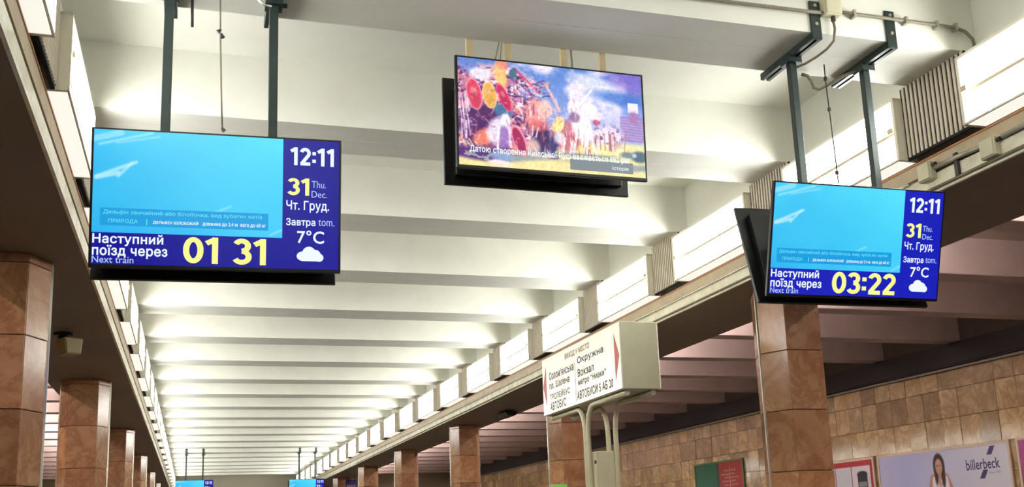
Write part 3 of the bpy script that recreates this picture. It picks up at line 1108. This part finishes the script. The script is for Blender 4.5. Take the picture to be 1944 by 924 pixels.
sput('ВИХІД У МІСТО', .34, .66, .09, .20, 'inkbrown', .022)
sput('Солом\u2019янська', .105, .45, .28, .42, 'inkblue', .022)
sput('пл. Шалена', .105, .39, .46, .58, 'inkdark', .022)
sput('ТРОЛЕЙБУС', .105, .39, .64, .77, 'inkgreen', .022)
sput('АВТОБУС', .105, .33, .81, .95, 'inkdark', .022)
sput('Окружна', .50, .82, .24, .38, 'inkblue', .022)
sput('Вокзал', .50, .70, .44, .57, 'inkdark', .022)
sput('метро \u201cНивки\u201d', .50, .84, .60, .73, 'inkdark', .022)
sput('АВТОБУСИ 5 АБ 20', .48, .91, .79, .93, 'inkdark', .022)
MB().box(-.035 * SL, -.035 * SL + .006, yf, yf + .002, zb_ + .03, zb_ + SH * .70).build('divider_line', 'inkdark', face)
for s in (-1, 1):
    e = s * (SL / 2 - .02)
    b = s * (SL / 2 - .125)
    MB().poly([(b, yf, zb_ + SH * .13), (e, yf, zb_ + SH * .5), (b, yf, zb_ + SH * .87)] if s > 0 else
              [(b, yf, zb_ + SH * .87), (e, yf, zb_ + SH * .5), (b, yf, zb_ + SH * .13)]).build('arrow', 'red', face)
# four tubes: local x runs along the sign (positive towards the camera)
zt_ = zb_ - .025


def arc_tube(x_post, y, x_end):
    s = 1 if x_end > x_post else -1
    p = [(x_post, y, 0), (x_post, y, zt_ - .26)]
    for i in range(1, 7):
        a = i / 6 * math.pi / 2
        p.append((x_post + s * .17 * (1 - math.cos(a)), y, zt_ - .26 + .26 * math.sin(a)))
    p.append((x_end, y, zt_))
    return p


for (xp, yv, xe) in ((-.09, -.10, -.96), (.03, -.12, .98), (-.04, .11, -.96), (.12, .12, .98)):
    t = MB().tube(arc_tube(xp, yv, xe), .024, 10).build('bent_tube', 'tube', sg, 0, True)
    MB().tube([(xe - .002, yv, zt_), (xe + (.012 if xe > 0 else -.012), yv, zt_)], .026, 10).build('end_cap', 'ltmetal', t)
MB().box(-.085, .115, -.09, .10, 0, EYE + .70).build('post_casing', 'tube', sg, .006)
MB().box(-.22, .26, -.22, .22, 0, .03).build('base_plate', 'tube', sg, .005)
MB().tube([(.10, -.095, EYE + .60), (.10, -.085, EYE + .60)], .018, 8).build('screw', 'dkcable', sg)

# ------------------------------------------------------------------ things on the lintel soffits
sp = thing('loudspeaker', 'olive loudspeaker under the left lintel between the first two columns', 'loudspeaker', (-1.25, 10.75, Z_LIN), (0, 0, .55))
MB().tube([(0, 0, -.03), (0, 0, 0)], .09, 14).build('mount', 'black', sp)
MB().tube([(0, 0, -.03), (0, -.05, -.10)], .05, 10).build('swivel', 'black', sp)
MB().prism([(-.075, -.24), (.075, -.24), (.095, -.08), (-.095, -.08)], 'y', -.24, -.05).build('body', 'speaker', sp, .008)
MB().prism([(-.062, -.228), (.062, -.228), (.08, -.092), (-.08, -.092)], 'y', -.246, -.24).build('grille', 'speaker', sp)
for (x, y, lab) in ((5.30, 17.2, 'dark lamp under the right lintel between second and third columns'), (5.30, 27.6, 'dark lamp under the right lintel between fourth and fifth columns')):
    sp = thing('soffit_lamp', lab, 'lamp', (x, y, Z_LIN))
    MB().box(-.05, .05, -.22, .22, -.03, 0).build('mount', 'black', sp)
    MB().prism([(-.12, -.03), (.12, -.03), (.07, -.10), (-.07, -.10)], 'y', -.26, .26).build('shade', 'black', sp, .008)
nv = thing('arcade_sign', 'small navy sign with white lettering hung in the far right arcade', 'sign', (5.35, 36.2, Z_LIN - .62))
MB().box(-.20, .20, -.05, .05, 0, .50).build('panel', 'navyink', nv, .006)
MB().box(-.14, -.12, -.01, .01, .50, .62).box(.12, .14, -.01, .01, .50, .62).build('hanger', 'dkmetal', nv)
lettering('ВИХІД', nv, -.15, .15, .2, .32, -.053, 'whiteink', .01)
gs = thing('exit_sign', 'small glowing green sign beside the second right column', 'sign', (4.80, 13.30, EYE + .36))
MB().box(-.11, .11, -.03, .03, 0, .24).build('body', 'sage', gs, .004)
MB().box(-.10, .10, -.034, -.03, .01, .23).build('lit_panel', 'green_glow', gs)
MB().box(-.02, .11, .03, .24, .06, .16).build('arm', 'dkmetal', gs)

# ------------------------------------------------------------------ posters on the right wall
def poster(label, ya, yb_, ztop, hgt, img, frame='pframe'):
    """ya nearest the camera; local x from far edge to near edge"""
    Wd = yb_ - ya
    root = thing('poster', label, 'poster', (WALL_R - .012, yb_, EYE + ztop - hgt), (0, 0, -math.pi / 2))
    f = MB()
    t = .045
    f.box(0, Wd, -.03, .0, hgt - t, hgt)
    f.box(0, Wd, -.03, .0, 0, t)
    f.box(0, t, -.03, .0, t, hgt - t)
    f.box(Wd - t, Wd, -.03, .0, t, hgt - t)
    f.build('frame', frame, root)
    MB().box(t, Wd - t, -.018, -.002, t, hgt - t).build('board', 'pframe', root)
    picture('print', img, root, t, Wd - t, t, hgt - t, -.0195, 'print')
    return root, Wd


Hh = 2.1
c = Canvas(190, 120, 3.18 / 2.0, 5)
g = np.clip(np.abs(c.u - .22) * 1.6, 0, 1)[..., None]
c.img = np.array((172, 174, 214.)) * (1 - g) + np.array((206, 204, 214.)) * g
U0, V0 = .498, .045           # crown of the hair
def pu(x): return U0 + x / 3.18
def pv(z): return V0 + z / 2.0
c.ell(pu(.0), pv(.80), .085, .30, (206, 204, 214), 0, .12)
for (x0_, z0_, x1_, z1_, wd) in ((-.18, .36, -.30, .70, .028), (-.30, .70, -.20, .95, .026), (.16, .36, .30, .68, .028), (.30, .68, .15, .86, .026)):
    c.line(pu(x0_), pv(z0_), pu(x1_), pv(z1_), wd, (176, 128, 112))
c.ell(pu(.0), pv(.37), .066, .055, (186, 138, 120))
c.ell(pu(.0), pv(.62), .062, .17, (224, 218, 224))
c.line(pu(-.12), pv(.40), pu(-.16), pv(.7), .035, (226, 220, 226))
c.line(pu(.12), pv(.40), pu(.16), pv(.7), .035, (222, 216, 222))
c.line(pu(-.05), pv(.36), pu(.0), pv(.47), .02, (190, 140, 122))
for i in range(12):
    c.ell(pu(-.16 + .32 * c.r.rand()), pv(.46 + .4 * c.r.rand()), .012, .012, (176, 156, 184), 0, .7, .7)
c.ell(pu(.0), pv(.17), .044, .105, (46, 28, 30))
c.ell(pu(-.085), pv(.28), .014, .10, (46, 28, 30))
c.ell(pu(.085), pv(.30), .016, .12, (46, 28, 30))
c.ell(pu(-.005), pv(.18), .026, .066, (196, 148, 128))
c.ell(pu(-.04), pv(.165), .005, .004, (60, 40, 40))
c.ell(pu(.03), pv(.165), .005, .004, (60, 40, 40))
c.ell(pu(-.005), pv(.235), .009, .004, (160, 70, 74))
c.line(pu(.0), pv(.24), pu(.0), pv(.36), .018, (186, 138, 120))
c.line(pu(-.22), pv(1.2), pu(.22), pv(1.2), .2, (236, 234, 240))
p1, W1 = poster('billerbeck poster with a dark-haired woman in white on lilac'.replace('billerbeck ', 'wide advertising '), 13.04, 16.31, 1.13, Hh, c.img)
lettering('billerbeck', p1, 2.28, 3.02, Hh - .42, Hh - .25, -.021, 'navyink', .012)
lettering('since 1921', p1, 2.78, 3.02, Hh - .50, Hh - .46, -.021, 'inkblue', .0)
for (x, z) in ((2.86, Hh - .20), (2.66, Hh - .565)):
    MB().poly([(x - .10, -.0212, z), (x + .01, -.0212, z), (x + .10, -.0212, z + .135), (x - .01, -.0212, z + .135)]).build('logo_mark', 'navyink', p1)

c = Canvas(100, 130, 1.36 / 2.0, 6)
c.fill((214, 206, 212))
c.rect(0, 0, 1, .055, (178, 40, 48))
c.rect(.93, 0, 1, 1, (168, 36, 46))
c.rect(.12, .055, .14, 1, (150, 60, 80))
c.rect(.50, .055, .52, 1, (150, 50, 70))
c.rect(.15, .08, .48, 1, (200, 202, 208))
c.rect(.64, .115, .86, .9, (34, 32, 40))
c.ell(.75, .13, .11, .03, (34, 32, 40))
c.rect(.66, .20, .84, .245, (150, 150, 156), .8)
p2, W2 = poster('red-bordered white poster with a black phone, behind the first right column', 16.42, 17.86, 1.125, Hh, c.img)
c = Canvas(60, 60, .8, 8)
c.fill((170, 78, 140))
c.ell(.5, .5, .4, .4, (160, 66, 120), 0, .9)
poster('magenta poster cut off by the right edge of the photo', 11.2, 12.90, 1.14, Hh, c.img)
c = Canvas(120, 100, 1.1, 9)
c.fill((150, 40, 32))
c.rect(0, 0, .50, 1, (22, 84, 58))
c.rect(.485, 0, .515, 1, (60, 30, 24))
c.ell(.2, .4, .3, .5, (30, 96, 68), 0, .9, .6)
p4, W4 = poster('green and red poster with pink text lines left of the first right column', 21.18, 23.60, 1.478, 1.9, c.img, 'inkgreen')
for s in range(9):
    zt2 = 1.9 - .22 - s * .085
    a = .22 * rnd.random()
    lettering(rnd.choice(['станція Вокзальна', 'Центральна', 'вихід до міста', 'Святошин', 'Лісова Нивки']), p4, 1.30 + a, 1.72, zt2 - .05, zt2, -.021, 'whiteink', .01)
    lettering(rnd.choice(['потяг 10 хв', 'Центр', 'графік руху', 'інтервал', 'пересадка']), p4, 1.80, 2.2 - .2 * rnd.random(), zt2 - .05, zt2, -.021, 'whiteink', .01)
MB().box(1.755, 1.772, -.0215, -.020, .5, 1.74).build('divider_line', 'whiteink', p4)
lettering('С/10', p4, .35, .85, 1.9 - .78, 1.9 - .62, -.021, 'wgreen', .01)
